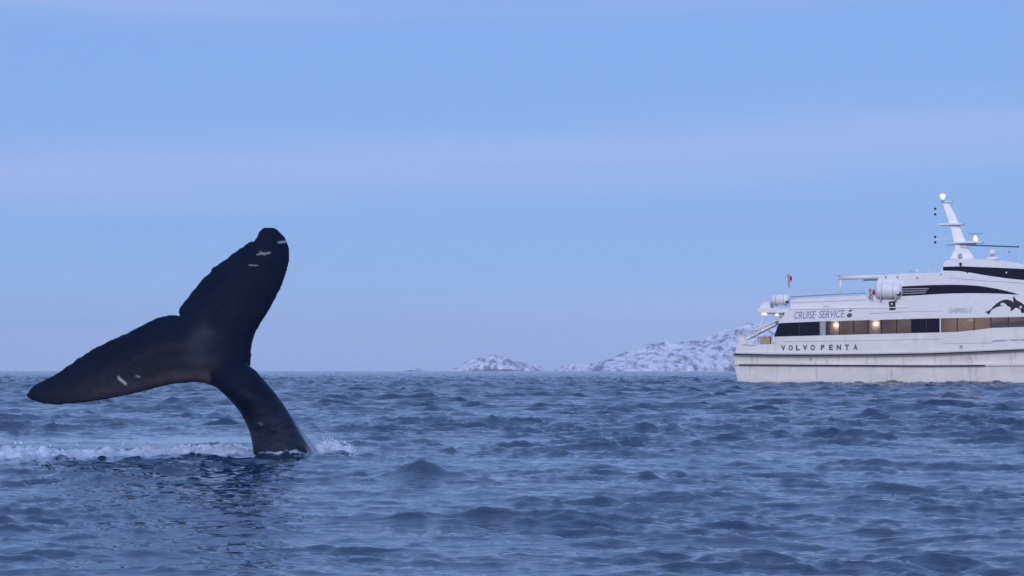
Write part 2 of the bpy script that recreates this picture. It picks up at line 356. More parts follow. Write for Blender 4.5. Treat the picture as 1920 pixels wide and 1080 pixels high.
# ------------------------------------------------------------------ the whale's tail
def whale():
    Z = lambda x, y: (20 + x / 2.16, 400 + y / 2.16)
    trail = [(62, 737), (75, 716), (100, 692), (140, 672), (172, 657), (185, 648), (205, 637), (225, 620), (247, 606), (270, 588), (292, 577), (310, 563), (330, 550), (345, 541), (372, 530), (400, 515), (425, 505), (450, 492),
             (475, 481), (500, 468), (522, 458), (545, 445), (565, 435), (585, 426), (603, 419), (620, 415), (640, 411), (660, 410), (672, 411), (684, 415), (678, 402), (680, 390), (686, 379), (700, 360), (708, 352), (722, 333), (730, 324), (745, 305), (757, 288), (775, 268), (784, 262),
             (796, 246), (806, 238), (818, 216), (832, 210), (846, 197), (862, 190), (878, 175), (890, 166), (897, 158), (910, 156), (922, 145), (938, 134), (952, 128), (966, 117), (982, 112), (990, 101), (999, 92), (1003, 76), (1012, 66), (1025, 57), (1045, 54), (1062, 56), (1080, 64),
             (1095, 78), (1108, 92), (1117, 108), (1126, 128), (1130, 148), (1131, 170), (1129, 195), (1122, 225), (1113, 255), (1102, 285), (1090, 312), (1077, 338), (1063, 364), (1050, 388), (1036, 410), (1022, 432), (1008, 455), (995, 478), (987, 498), (981, 520), (977, 545), (976, 575), (974, 606)]
    # nicks and knobs along the worn trailing edge
    rs = random.Random(21); tr = []
    for (ax, ay), (bx, by) in zip(trail[:-1], trail[1:]):
        n_ = max(1, int(math.hypot(bx - ax, by - ay) / 9)); l_ = math.hypot(bx - ax, by - ay)
        for k in range(n_):
            u = k / n_; amp = 3.4 if 700 < ax < 1000 and ay < 345 else (1.6 if ax < 980 else .5); d_ = rs.uniform(-amp, amp)
            tr.append((ax + (bx - ax) * u - (by - ay) / l_ * d_, ay + (by - ay) * u + (bx - ax) / l_ * d_))
    trail = tr + [trail[-1]]
    root = [(965, 640), (920, 690), (870, 712)]
    lead = [(830, 708), (810, 700), (785, 693), (750, 688), (715, 689), (680, 691), (640, 697), (600, 706), (560, 717), (520, 727), (480, 736), (430, 746), (385, 755), (340, 762), (290, 769), (240, 774), (195, 776), (150, 775), (115, 768), (88, 757), (70, 747)]
    P = np.array([Z(*p) for p in trail + root + lead])
    nt_, nr_ = len(trail), len(root)
    # fine triangulated grid inside the outline
    def dist_seg(Q, A, B):
        d = B - A; l = (d ** 2).sum() + 1e-9
        t = np.clip(((Q - A) @ d) / l, 0, 1); return np.hypot(*(Q - (A + t[:, None] * d)).T)
    st = 2.0
    x0, y0 = P.min(0) - 4; x1, y1 = P.max(0) + 4
    gx, gy = np.meshgrid(np.arange(x0, x1, st), np.arange(y0, y1, st), indexing='ij')
    Q = np.stack([gx.ravel(), gy.ravel()], 1)
    inside = np.zeros(len(Q), bool); D = np.full(len(Q), 1e9)
    for i in range(len(P)):
        A = P[i]; B = P[(i + 1) % len(P)]
        c = ((A[1] > Q[:, 1]) != (B[1] > Q[:, 1]))
        xi = (B[0] - A[0]) * (Q[:, 1] - A[1]) / (B[1] - A[1] + 1e-12) + A[0]
        inside ^= c & (Q[:, 0] < xi)
        if not (nt_ - 1 <= i < nt_ + nr_): D = np.minimum(D, dist_seg(Q, A, B))
    # blade frame: along the span (tip to tip) and along the chord (root to notch)
    tipL = np.array(Z(70, 745)); tipU = np.array(Z(1050, 60)); mid = np.array(Z(800, 540))
    sp_ = (tipU - tipL); sp_ = sp_ / np.hypot(*sp_); ch = np.array([sp_[1], -sp_[0]])
    if ch @ (np.array(Z(683, 410)) - mid) < 0: ch = -ch
    def depth(q):
        u = (q - mid) @ sp_; v = (q - mid) @ ch
        k = 0.00616
        return 23.10 + k * (0.30 * v) + k * 0.20 * u + k * 0.00042 * u * u * 0.5
    du = np.abs((Q - mid) @ sp_)
    tmax = 0.115 * np.exp(-(du / 165) ** 2) + 0.040
    w_ = np.clip(D / 60.0, 0, 1)
    th = 0.011 + tmax * (1 - (1 - w_) ** 2) ** 0.8 * np.clip(1.25 - D / 200, 0.6, 1)
    ok = inside | (D < st * 0.0)
    idx = -np.ones(len(Q), int); sel = np.where(inside)[0]
    # outline-hugging: pull near-edge points onto the outline for a clean rim
    Q2 = Q.copy()
    vf = []; vb = []
    for k, i in enumerate(sel):
        idx[i] = k; Yd = depth(Q2[i]); p = at(Q2[i][0], Q2[i][1], Yd)
        vf.append(p + Vector((0, -th[i], 0))); vb.append(p + Vector((0, th[i], 0)))
    n = len(sel); ny = gx.shape[1]; faces = []
    I = idx.reshape(gx.shape); edges = {}
    for i in range(gx.shape[0] - 1):
        for j in range(gx.shape[1] - 1):
            a, b, c, d = I[i, j], I[i + 1, j], I[i + 1, j + 1], I[i, j + 1]
            q = [z for z in (a, b, c, d) if z >= 0]
            if len(q) < 3: continue
            faces.append(tuple(q)); faces.append(tuple(z + n for z in q[::-1]))
            for m in range(len(q)):
                e = (q[m], q[(m + 1) % len(q)]); kk = (min(e), max(e)); edges.setdefault(kk, []).append(e)
    for kk, es in edges.items():
        if len(es) == 1: a, b = es[0]; faces.append((b, a, a + n, b + n))
    V = vf + vb
    # the tail stock: rings between its left and right outline, in front of the blade at the top
    rings = [((1000, 1230), (1290, 1230), 23.35, 1.0), ((990, 1080), (1248, 1080), 23.15, 1.0), ((985, 985), (1214, 992), 23.0, 1.0), ((980, 935), (1192, 942), 22.96, 1.0), ((969, 885), (1163, 882), 22.93, 1.0), ((953, 848), (1137, 826), 22.90, 1.0),
             ((930, 806), (1106, 775), 22.87, 1.0), ((900, 768), (1070, 726), 22.84, 0.95), ((864, 733), (1030, 680), 22.86, 0.82), ((832, 706), (993, 636), 22.90, 0.68), ((815, 668), (950, 606), 22.94, 0.6), ((806, 628), (905, 582), 22.97, 0.62),
             ((796, 588), (860, 555), 23.0, 0.8), ((782, 548), (820, 528), 23.05, 0.8), ((755, 500), (785, 485), 23.06, .8), ((722, 450), (735, 440), 23.12, 0.8)]
    base = len(V); m = 28
    for (l, r, Yc, asp) in rings:
        L_ = at(*Z(*l), Yc); R_ = at(*Z(*r), Yc); c = (L_ + R_) / 2; hw = (R_ - L_) / 2; rad = hw.length
        dv = Vector((0, -1, 0))
        for k in range(m):
            a = 2 * math.pi * k / m; ca, sa = math.cos(a), math.sin(a)
            # slightly keeled section facing the camera
            V.append(c + hw * ca + dv * (rad * asp * (abs(sa) ** 0.9) * (1 if sa > 0 else -1)))
    nr = len(rings)
    for j in range(nr - 1):
        for k in range(m): faces.append((base + j * m + k, base + j * m + (k + 1) % m, base + (j + 1) * m + (k + 1) % m, base + (j + 1) * m + k))
    faces.append(tuple(base + k for k in range(m))[::-1]); faces.append(tuple(base + (nr - 1) * m + k for k in range(m)))
    o = link_mesh('whale_tail', V, faces, None, None, True)
    rm = o.modifiers.new('remesh', 'REMESH'); rm.mode = 'VOXEL'; rm.voxel_size = 0.0105; rm.use_smooth_shade = True
    sm = o.modifiers.new('smooth', 'SMOOTH'); sm.factor = 0.5; sm.iterations = 4
    dg = bpy.context.evaluated_depsgraph_get(); me = bpy.data.meshes.new_from_object(o.evaluated_get(dg))
    o.modifiers.clear(); o.data = me
    # the ridge of the tail stock melts into the blade
    vg = o.vertex_groups.new(name='ridge'); nv = len(me.vertices); co = np.zeros(nv * 3, np.float32); me.vertices.foreach_get('co', co); co = co.reshape(-1, 3)
    jc = at(*Z(806, 600), 22.9); jw = np.exp(-(((co[:, 0] - jc.x) / 0.34) ** 2 + ((co[:, 2] - jc.z) / 0.42) ** 2))
    for i in np.where(jw > 0.05)[0]: vg.add([int(i)], float(jw[i]), 'REPLACE')
    s2_ = o.modifiers.new('blend', 'SMOOTH'); s2_.factor = 0.7; s2_.iterations = 110; s2_.vertex_group = 'ridge'
    dg = bpy.context.evaluated_depsgraph_get(); dg.update(); me = bpy.data.meshes.new_from_object(o.evaluated_get(dg)); o.modifiers.clear(); o.vertex_groups.clear(); o.data = me
    nv = len(me.vertices); co = np.zeros(nv * 3, np.float32); me.vertices.foreach_get('co', co); co = co.reshape(-1, 3).astype(float)
    # brownish band, grey tones and scars live in the animal's own outline frame
    q = np.stack([960 + F * co[:, 0] / (co[:, 1] * math.cos(PITCH) + (co[:, 2] - CAM_H) * math.sin(PITCH)),
                  540 - F * ((co[:, 2] - CAM_H) * math.cos(PITCH) - co[:, 1] * math.sin(PITCH)) / (co[:, 1] * math.cos(PITCH) + (co[:, 2] - CAM_H) * math.sin(PITCH))], 1)
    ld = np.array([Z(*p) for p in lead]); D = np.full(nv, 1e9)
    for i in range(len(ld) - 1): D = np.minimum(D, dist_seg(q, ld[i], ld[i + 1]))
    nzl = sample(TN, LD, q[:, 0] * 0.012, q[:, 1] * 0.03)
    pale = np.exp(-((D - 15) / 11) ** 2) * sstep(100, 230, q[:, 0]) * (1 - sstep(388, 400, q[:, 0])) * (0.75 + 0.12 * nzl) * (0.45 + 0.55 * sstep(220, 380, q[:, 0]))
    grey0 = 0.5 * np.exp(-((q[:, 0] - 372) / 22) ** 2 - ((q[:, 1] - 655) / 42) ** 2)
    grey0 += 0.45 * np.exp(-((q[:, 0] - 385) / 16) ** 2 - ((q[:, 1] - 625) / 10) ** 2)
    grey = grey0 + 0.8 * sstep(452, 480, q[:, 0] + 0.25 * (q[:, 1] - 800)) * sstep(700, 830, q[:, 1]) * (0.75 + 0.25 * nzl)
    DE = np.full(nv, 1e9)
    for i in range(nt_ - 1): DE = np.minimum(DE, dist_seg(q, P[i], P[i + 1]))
    grey += 0.35 * np.exp(-(DE / 2.6) ** 2) * np.clip(0.6 + 0.4 * nzl, 0, 1) + 0.10 * np.clip(sample(TN, LD, q[:, 0] * .05, q[:, 1] * .05) - .9, 0, 1)  # pale edge highlight put into the grey, plus faint random mottling
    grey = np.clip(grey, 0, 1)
    scar = np.zeros(nv)
    for a, b, w2, s2 in (((222, 708), (236, 720), 3.4, 1.0), ((256, 705), (262, 707), 2.4, .5), ((482, 477), (505, 474), 2.6, .75), ((488, 473), (497, 477), 3, .5), ((467, 497), (483, 498), 2.2, .55), ((522, 455), (541, 452), 2.3, .8), ((446, 700), (452, 706), 2, .0), ((486, 792), (490, 796), 3.5, .25)):
        ds = dist_seg(q, np.array(a, float), np.array(b, float)); scar = np.maximum(scar, s2 * .62 * np.exp(-(ds / (w2 * .62 * (1 + .25 * nzl))) ** 2))
    front = 1.0
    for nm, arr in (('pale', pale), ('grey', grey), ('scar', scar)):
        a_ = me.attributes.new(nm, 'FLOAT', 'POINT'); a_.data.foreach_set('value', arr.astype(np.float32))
    me.polygons.foreach_set('use_smooth', [True] * len(me.polygons))
    m_ = bpy.data.materials.new('whale_skin'); m_.use_nodes = True; t = m_.node_tree; b = t.nodes['Principled BSDF']; L = t.links.new
    b.inputs['Roughness'].default_value = 0.52; b.inputs['IOR'].default_value = 1.33; b.inputs['Specular IOR Level'].default_value = 0.2
    tcn = t.nodes.new('ShaderNodeTexCoord'); nn = t.nodes.new('ShaderNodeTexNoise'); nn.inputs['Scale'].default_value = 4; nn.inputs['Detail'].default_value = 6; nn.inputs['Roughness'].default_value = .6
    L(tcn.outputs['Object'], nn.inputs['Vector'])
    r = t.nodes.new('ShaderNodeValToRGB'); e = r.color_ramp.elements; e[0].position = .35; e[1].position = .75
    e[0].color = (0.0022, 0.0065, 0.020, 1); e[1].color = (0.0045, 0.0105, 0.029, 1); L(nn.outputs['Fac'], r.inputs[0])
    prev = r.outputs[0]
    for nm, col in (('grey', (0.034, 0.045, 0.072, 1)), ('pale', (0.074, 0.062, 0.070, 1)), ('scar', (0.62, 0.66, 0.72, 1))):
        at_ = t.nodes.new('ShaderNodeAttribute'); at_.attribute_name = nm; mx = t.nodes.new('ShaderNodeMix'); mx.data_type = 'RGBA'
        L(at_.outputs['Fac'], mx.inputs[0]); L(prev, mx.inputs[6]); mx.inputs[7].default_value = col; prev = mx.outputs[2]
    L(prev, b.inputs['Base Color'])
    n2 = t.nodes.new('ShaderNodeTexNoise'); n2.inputs['Scale'].default_value = 16; n2.inputs['Detail'].default_value = 5; L(tcn.outputs['Object'], n2.inputs['Vector'])
    bp = t.nodes.new('ShaderNodeBump'); bp.inputs['Strength'].default_value = .5; bp.inputs['Distance'].default_value = .012; L(n2.outputs['Fac'], bp.inputs['Height']); L(bp.outputs[0], b.inputs['Normal'])
    me.materials.append(m_)
    # origin at the tail's foot
    c = Vector((X_T, Y_T, 0)); me.transform(Matrix.Translation(-c)); o.location = c
    tag(o, 'dark whale tail raised out of the sea, flukes tilted, small white scars', 'whale')
    return o
whale()

# water thrown up and running off round the tail
def spray():
    m = mat('foam_water', (0.62, 0.70, 0.80), 0.5, var=0.1)
    rs = random.Random(5); mb = MB()
    def blob(c, r):
        bm = bmesh.new(); bmesh.ops.create_icosphere(bm, subdivisions=1, radius=r)
        for v in bm.verts: v.co = v.co * rs.uniform(.75, 1.25)
        mb.add([v.co + Vector(c) for v in bm.verts], [tuple(v.index for v in f.verts) for f in bm.faces]); bm.free()
    for k in range(420):
        x = X_T + 0.42 + abs(rs.gauss(0, .17)); y = 23.5 + rs.gauss(0, .22)
        z = 0.02 + abs(rs.gauss(0, .075)) * max(0.1, 1.25 - (x - X_T - .42) * 1.6)
        blob((x, y, z), rs.uniform(.004, .012))
    for k in range(90):
        x = rs.uniform(-7.5, -3.1); y = 23.2 + rs.gauss(0, .5); blob((x, y, 0.05 + abs(rs.gauss(0, .05))), rs.uniform(.005, .018))
    o = mb.build('spray', m); tag(o, 'white foam droplets and froth thrown up round the tail', kind='stuff')
    # the film of water sliding down the back edge
    w = MB(); n = 26; P0 = [(536, 770), (552, 795), (568, 822), (582, 845), (590, 866)]; v = []; f = []
    for i in range(n):
        t_ = i / (n - 1) * (len(P0) - 1); a = min(int(t_), len(P0) - 2); u = t_ - a
        px = P0[a][0] * (1 - u) + P0[a + 1][0] * u; py = P0[a][1] * (1 - u) + P0[a + 1][1] * u
        wd = 2 + 15 * (i / (n - 1)) ** 1.5
        for j in range(9):
            s = j / 8; bul = math.sin(s * math.pi) * 0.025 + rs.uniform(-.007, .007)
            v.append(at(px - 4 + (wd + 4) * s + rs.uniform(-.5, .5), py - 2 * s, 23.12 - bul))
    for i in range(n - 1):
        for j in range(8): f.append((i * 9 + j, i * 9 + j + 1, (i + 1) * 9 + j + 1, (i + 1) * 9 + j))
    o = link_mesh('water_runoff', v, f, mat('runoff_water', (0.22, 0.29, 0.44), 0.25), None, True)
    sm = o.modifiers.new('thick', 'SOLIDIFY'); sm.thickness = 0.03; sm.offset = 1
    tag(o, 'pale film of water sliding off the back of the tail stock', kind='stuff')
spray()

# ------------------------------------------------------------------ the passenger catamaran
YAW = R(-22); BEAM = 10.4
BASE = at(1392, 700, 165.0); BASE.z = 0
boat = bpy.data.objects.new('catamaran', None); COL.objects.link(boat); boat.location = BASE; boat.rotation_euler = (0, 0, YAW)
tag(boat, 'white two-deck passenger catamaran with dark window bands and orca emblem', 'boat')
Minv = Matrix.Rotation(-YAW, 3, 'Z')
O_l = Minv @ (Vector((0, 0, CAM_H)) - BASE)
def B(px, py, off=0.0):
    """point of the boat's own frame where it shows at (px, py) on the lengthwise plane y = off"""
    d = Minv @ ray(px, py); t = (off - O_l.y) / d.y; p = O_l + d * t
    return p
def P2(pts, off): return [(B(x, y, off).x, B(x, y, off).z) for x, y in pts]

def hull_white():
    m = bpy.data.materials.new('white_hull_paint'); m.use_nodes = True; t = m.node_tree; b = t.nodes['Principled BSDF']; L = t.links.new
    tcn = t.nodes.new('ShaderNodeTexCoord')
    def nz(s, sc, d):
        mp = t.nodes.new('ShaderNodeMapping'); mp.inputs['Scale'].default_value = s; L(tcn.outputs['Object'], mp.inputs[0])
        n = t.nodes.new('ShaderNodeTexNoise'); n.inputs['Scale'].default_value = sc; n.inputs['Detail'].default_value = d; L(mp.outputs[0], n.inputs['Vector']); return n.outputs['Fac']
    r = t.nodes.new('ShaderNodeValToRGB'); e = r.color_ramp.elements; e[0].position = .3; e[0].color = (.72, .70, .69, 1); e[1].position = .6; e[1].color = (.82, .80, .79, 1)
    L(nz((.7, 1, 1.2), .8, 4), r.inputs[0])
    r2 = t.nodes.new('ShaderNodeValToRGB'); e = r2.color_ramp.elements; e[0].position = .58; e[0].color = (1, 1, 1, 1); e[1].position = .74; e[1].color = (.72, .70, .68, 1)
    L(nz((2.5, 1, .35), 1.2, 5), r2.inputs[0])
    mx = t.nodes.new('ShaderNodeMix'); mx.data_type = 'RGBA'; mx.blend_type = 'MULTIPLY'; mx.inputs[0].default_value = 1
    L(r.outputs[0], mx.inputs[6]); L(r2.outputs[0], mx.inputs[7]); L(mx.outputs[2], b.inputs['Base Color'])
    b.inputs['Roughness'].default_value = .42; b.inputs['Specular IOR Level'].default_value = .35
    return m
WHITE = hull_white()
CLEANW = mat('white_gelcoat', (.80, .80, .82), .4, var=.04, vscale=2)
GREYP = mat('grey_paint', (.36, .37, .42), .5, var=.1)
BLACK = mat('black_rubber', (.012, .013, .02), .6, var=.2)
NAVY = mat('navy_print', (.07, .075, .13), .5)
LILAC = mat('lilac_blue_print', (.25, .25, .46), .5)
GREYPR = mat('grey_print', (.33, .34, .40), .5)
DGLASS = mat('dark_glass', (.008, .010, .02), .12, spec=.25)
ORANGE = mat('tan_plywood', (.46, .32, .20), .6, var=.2)
RED = mat('red_cloth', (.50, .035, .04), .8); BLUE = mat('blue_cloth', (.03, .04, .16), .8); FWHITE = mat('white_cloth', (.75, .72, .72), .8)
LAMP = mat('lit_lamp', (1, .95, .85), .4, emit=(1, .95, .84), estr=.35)
WLAMP = mat('warm_cabin_lamp', (1, .8, .5), .4, emit=(1, .80, .45), estr=15)
BEIGE = mat('beige_cabin_lining', (.56, .49, .45), .7, var=.15, vscale=1.2)
SEAT = mat('brown_seat_cloth', (.17, .13, .13), .8, var=.3)
def tinted():
    m = bpy.data.materials.new('tinted_window_glass'); m.use_nodes = True; t = m.node_tree; t.nodes.clear(); L = t.links.new
    tr = t.nodes.new('ShaderNodeBsdfTransparent'); tr.inputs[0].default_value = (.62, .60, .64, 1)
    gl = t.nodes.new('ShaderNodeBsdfGlossy'); gl.inputs['Roughness'].default_value = .05
    fr = t.nodes.new('ShaderNodeFresnel'); fr.inputs[0].default_value = 1.65
    mx = t.nodes.new('ShaderNodeMixShader'); L(fr.outputs[0], mx.inputs[0]); L(tr.outputs[0], mx.inputs[1]); L(gl.outputs[0], mx.inputs[2])
    o = t.nodes.new('ShaderNodeOutputMaterial'); L(mx.outputs[0], o.inputs[0]); return m
GLASS = tinted()

# levels along the side (photo positions turned into boat metres once, on the side plane)
XS = [1378, 1392, 1440, 1500, 1560, 1640, 1740, 1830, 1920, 2010, 2100]
L1 = [664, 665, 665.6, 666, 665.8, 665.2, 663.5, 660, 656, 652, 648]
WT = np.interp
def yl(x, xs, ys): return float(np.interp(x, xs, ys))
def gun(px): return yl(px, XS, L1)
def wbot(px): return yl(px, [1450, 1540, 1640, 1740, 1795, 1830, 1860, 1920, 2010, 2100], [631.5, 629, 626.5, 624, 622.5, 619, 615, 613, 609, 606])
def wtop(px): return yl(px, [1461, 1540, 1740, 1920, 2100], [605.5, 602.5, 597, 594, 591])
BOW = 41.0
def hull(side):
    v = []; f = []
    secs = []
    xs = [-0.9 + i * 0.7 for i in range(62)]
    xs = [x for x in xs if x < BOW] + [BOW]
    g0 = [(B(px, gun(px)).x, B(px, gun(px)).z) for px in XS]
    k0 = [(B(px, y).x, B(px, y, .15).z) for px, y in ((1385, 684), (1540, 685), (1740, 686), (1847, 685.5), (1920, 685), (2100, 683))]
    for x in xs:
        zg = float(np.interp(x, [a for a, _ in g0], [b for _, b in g0])); zk = float(np.interp(x, [a for a, _ in k0], [b for _, b in k0]))
        b = max(0, (x - 27) / (BOW - 27)); tp = b ** 1.8
        rise = 1.0 * b ** 1.6; zg += rise * .6; zk += rise * .5
        cy = 1.35; W = lambda y: y + (cy - y) * tp
        st = max(0, min(1, (x + 0.9) / 0.7))            # stern rake
        sec = [(W(0.0), zg), (W(0.30), zg - .10), (W(0.52), zk + .16), (W(.10), zk + .10), (W(.10), zk), (W(.24), zk - .10), (W(.38), 0.25), (W(.5), -.3), (W(.95), -1.2 + 1.0 * tp), (W(1.35), -1.4 + 1.1 * tp), (W(1.8), -1.2 + tp), (W(2.5), 0), (W(2.7), zk), (W(2.7), zg)]
        fwd = b ** 1.5 * 1.6
        xr = []
        for (yy, z) in sec:
            rk = (zg - z) / max(zg, .1)
            xx = x + (-fwd * rk if b > 0 else 0) + (0.42 * rk if x < -.5 else 0)
            xr.append((xx, yy if side == 0 else BEAM - yy, z))
        secs.append(xr)
    n = len(secs[0])
    for s in secs: v += s
    for i in range(len(secs) - 1):
        for j in range(n - 1): f.append((i * n + j, (i + 1) * n + j, (i + 1) * n + j + 1, i * n + j + 1))
        f.append((i * n, i * n + n - 1, (i + 1) * n + n - 1, (i + 1) * n))
    f.append(tuple(range(n))); f.append(tuple((len(secs) - 1) * n + k for k in range(n))[::-1])
    return link_mesh('hull', v, f, WHITE, boat)
hull(0); hull(1)
def strip(name, pts, half, off, thick, m, parent=boat):
    """a long thin moulding that follows a line on the side"""
    up = [(x, y - half) for x, y in pts]; dn = [(x, y + half) for x, y in pts][::-1]
    return MB().prism(P2(up + dn, off), off, off + thick).build(name, m, parent)
xl = [1377, 1440, 1500, 1560, 1640, 1740, 1830, 1920, 2010, 2060]
strip('rubbing_strake', [(x, gun(x)) for x in xl], 1.4, -.07, .2, BLACK)
strip('spray_rail', [(1386, 684), (1540, 685), (1740, 686), (1847, 685.3)], 1.15, .035, .2, BLACK)
# bridge deck between the hulls
MB().box(-.6, 35, 2.4, BEAM - 2.4, 1.0, B(1500, gun(1500)).z - .02).build('bridge_deck', WHITE, boat)
# main deck side: from the strake up to the windows
xw = [1450, 1500, 1540, 1640, 1740, 1795, 1830, 1860, 1920, 2010, 2060]
low = [(1379, 662), (1383, 646), (1388, 634), (1393, 630), (1400, 643), (1424, 647), (1447, 645)] + [(1450, wbot(1450))] + [(x, wbot(x)) for x in xw[1:]] + [(2075, 640)] + [(x, gun(x) - 1.4) for x in xl[::-1][:-1]]
MB().prism(P2(low, 0), 0, .14).build('side_wall', WHITE, boat)
MB().prism(P2(low, BEAM), BEAM - .14, BEAM).build('side_wall', WHITE, boat)
zf = B(1500, 655).z
MB().box(-.5, 32.5, .14, BEAM - .14, zf - .15, zf).build('main_deck', GREYP, boat)
# soft styling ledges and panel seams
strip('ledge', [(1394, 660.5), (1500, 662), (1640, 661.3), (1740, 659), (1830, 656), (1920, 652), (2040, 647)], .9, -.045, .045, CLEANW)
strip('panel_seam', [(1470, 640.5), (1560, 639.5), (1640, 638.2), (1762, 636)], .45, -.008, .01, GREYPR)
strip('panel_seam', [(1762, 636), (1764, 642), (1775, 644), (1858, 643), (1866, 638), (1925, 636)], .45, -.008, .01, GREYPR)
strip('panel_seam', [(1628, 590), (1632, 588), (1690, 585), (1768, 583)], .45, -.008, .01, GREYPR)
# upper strip over the windows, carrying the lettering
xt = [1461, 1540, 1640, 1740, 1830, 1920, 2010, 2060]
up = [(x, wtop(x)) for x in xt] + [(2075, 585), (2030, 565), (1925, 552), (1770, 577), (1640, 577), (1560, 578), (1480, 580), (1472, 585)]
up = [(1459, 606)] + [(x, wtop(x)) for x in xt[1:]] + [(2080, 590), (2050, 578), (1990, 574), (1770, 577), (1640, 577.5), (1560, 578.3), (1482, 579.5), (1474, 584)]
MB().prism(P2(up, 0), 0, .14).build('side_wall', CLEANW, boat)
MB().prism(P2(up, BEAM), BEAM - .14, BEAM).build('side_wall', CLEANW, boat)
zc = B(1640, 579).z
MB().box(B(1476, 590).x, 30.5, .14, BEAM - .14, zc - .12, zc).build('upper_deck', CLEANW, boat)
strip('deck_edge', [(1478, 579.8), (1560, 578), (1640, 577), (1700, 576)], .8, -.06, .06, CLEANW)
# slanting cabin front and aft bulkhead
MB().prism(P2([(2060, 648), (2075, 640), (2110, 640), (2085, 592), (2070, 589)], .14), .14, BEAM - .14).build('cabin_front', DGLASS, boat)
# window posts and panes
edges = [1450, 1499, 1537, 1549, 1574, 1600.5, 1627, 1653, 1681, 1709, 1737, 1763, 1795, 1826.5, 1858, 1891, 1926, 1961, 1996, 2031, 2062]
def quad(a, b, ia=0, ib=0):
    ta = a + 9.5 if a == 1450 else a; tb = b
    return [(a + ia, wbot(a)), (b - ib, wbot(b)), (tb - ib, wtop(tb)), (ta + ia, wtop(ta))]
for i in range(len(edges) - 1):
    a, b = edges[i], edges[i + 1]
    dark = i in (0, 1, 9, 10)
    if i == 2:
        MB().prism(P2(quad(a, b, .5, .5), .03), .03, .07).build('window_post', GREYP, boat); continue
    q = quad(a, b, .9, .9)
    q = [(q[0][0], q[0][1] - .4), (q[1][0], q[1][1] - .4), (q[2][0], q[2][1] + .4), (q[3][0], q[3][1] + .4)]
    MB().prism(P2(q, .045), .045, .06).build('window_pane', DGLASS if dark else GLASS, boat)
    pw = 1.0
    if i not in (0,):
        mm = CLEANW if abs(a - 1763) < 1 else BLACK
        MB().prism(P2([(a - pw, wbot(a)), (a + pw, wbot(a)), (a + pw, wtop(a)), (a - pw, wtop(a))], .03), .03, .09).build('window_mullion', mm, boat)
# grey fabric blinds drawn low in the bow windows
for a, b in ((1860, 1890), (1893, 1925)):
    MB().prism(P2([(a, wbot(a) - 1), (b, wbot(b) - 1), (b, wbot(b) - 12), (a, wbot(a) - 10)], .3), .3, .33).build('blind', GREYP, boat)
# cabin interior
x0c, x1c = B(1466, 600).x, B(2062, 600).x
zlo, zhi = B(1600, 650).z, B(1640, 597).z
MB().box(x0c, x1c, 3.0, 3.1, zf, zc - .12).build('cabin_lining', BEIGE, boat)
MB().box(x0c, x1c, .2, 3.0, zc - .24, zc - .18).build('cabin_ceiling', BEIGE, boat)
MB().box(x0c - .06, x0c, .2, 3.0, zf, zc - .25).build('cabin_lining', BEIGE, boat)
seat0 = None
for k in range(19):
    x = x0c + 1.2 + k * 1.02
    if x > x1c - 1: break
    if seat0 is None:
        s = MB().box(0, .12, 0, 1.1, 0, 1.25).box(.12, .6, 0, 1.1, .38, .5)
        seat0 = s.build('cabin_seat', SEAT, boat, bevel=.04); o = seat0
    else:
        o = seat0.copy(); COL.objects.link(o)
    o.location = (x, .75, zf)
for px, py in ((1567, 610), (1641, 608)):
    p = B(px, py, .42)
    a = B(px - 11, 600, .75); b = B(px + 9, 600, .75)
    MB().box(a.x, b.x, .75, .80, zf, zc - .25).build('lamp_catch_panel', BEIGE, boat)  # panel added behind the lamp to catch a bright pool of its light
    MB().lathe((p.x, .55, p.z + .12), (0, 0, -1), [(0, .1), (.04, .17), (.12, .2), (.16, .12)], 14).build('cabin_lamp', WLAMP, boat, True)
for px in (1590, 1690, 1782, 1812, 1845, 1900):
    p = B(px, 599, 1.6); MB().box(p.x - .35, p.x + .35, 1.4, 1.8, zc - .285, zc - .243).build('cabin_glow_panel', WLAMP, boat)  # unseen glow panels added to light the cabin behind the windows
MB().box(B(1812, 600).x, B(1824, 600).x, .5, .52, B(1818, 602).z, B(1818, 598.5).z).build('cabin_glow_panel', LAMP, boat)

# upper deck, aft part: bulwark, rail
aft = [(1482, 579), (1484, 562), (1500, 559.5), (1560, 557), (1622, 553.5), (1640, 577)]
MB().prism(P2(aft, .25), .25, .33).build('bulwark', CLEANW, boat)
MB().prism(P2(aft, BEAM - .33), BEAM - .33, BEAM - .25).build('bulwark', CLEANW, boat)
strip('bulwark_trim', [(1486, 567.5), (1560, 565), (1625, 562)], .4, .235, .014, GREYPR)
def rail(pts, off, m, r=.03, posts=0, drop=0):
    mb = MB(); q = [B(x, y, off) for x, y in pts]
    for a, b in zip(q[:-1], q[1:]): mb.tube(a, b, r, n=6)
    return mb
mb = rail([(1482, 556.5), (1500, 555.5), (1560, 552), (1622, 549.5)], .29, None, .042)
mb.build('rail', GREYP, boat)
for k in range(9):
    px = 1486 + k * 17; a = B(px, 556 - k * .78, .29); MB().tube(a, (a.x, a.y, a.z - .25), .022, n=6).build('stanchion', GREYP, boat)
mb = MB()
for off in (BEAM - .3,):
    q = [B(x, y, off) for x, y in ((1482, 557), (1622, 549))]; mb.tube(q[0], q[1], .03, n=6)
mb.build('rail', GREYP, boat)
p = B(1549, 572, .2); MB().box(p.x - .22, p.x + .22, .12, .24, p.z - .1, p.z + .08).build('deck_light', CLEANW, boat, bevel=.02)
# forward upper body
body = [(1616, 577.5), (1630, 562), (1641, 540), (1646, 522), (1652, 516), (1662, 514.5), (1700, 512.5), (1762, 511), (1830, 514), (1925, 527), (2000, 545), (2050, 562), (2075, 577), (1990, 574), (1770, 577)]
MB().prism(P2(body, .12), .12, BEAM - .12).build('upper_body', CLEANW, boat, bevel=.06)
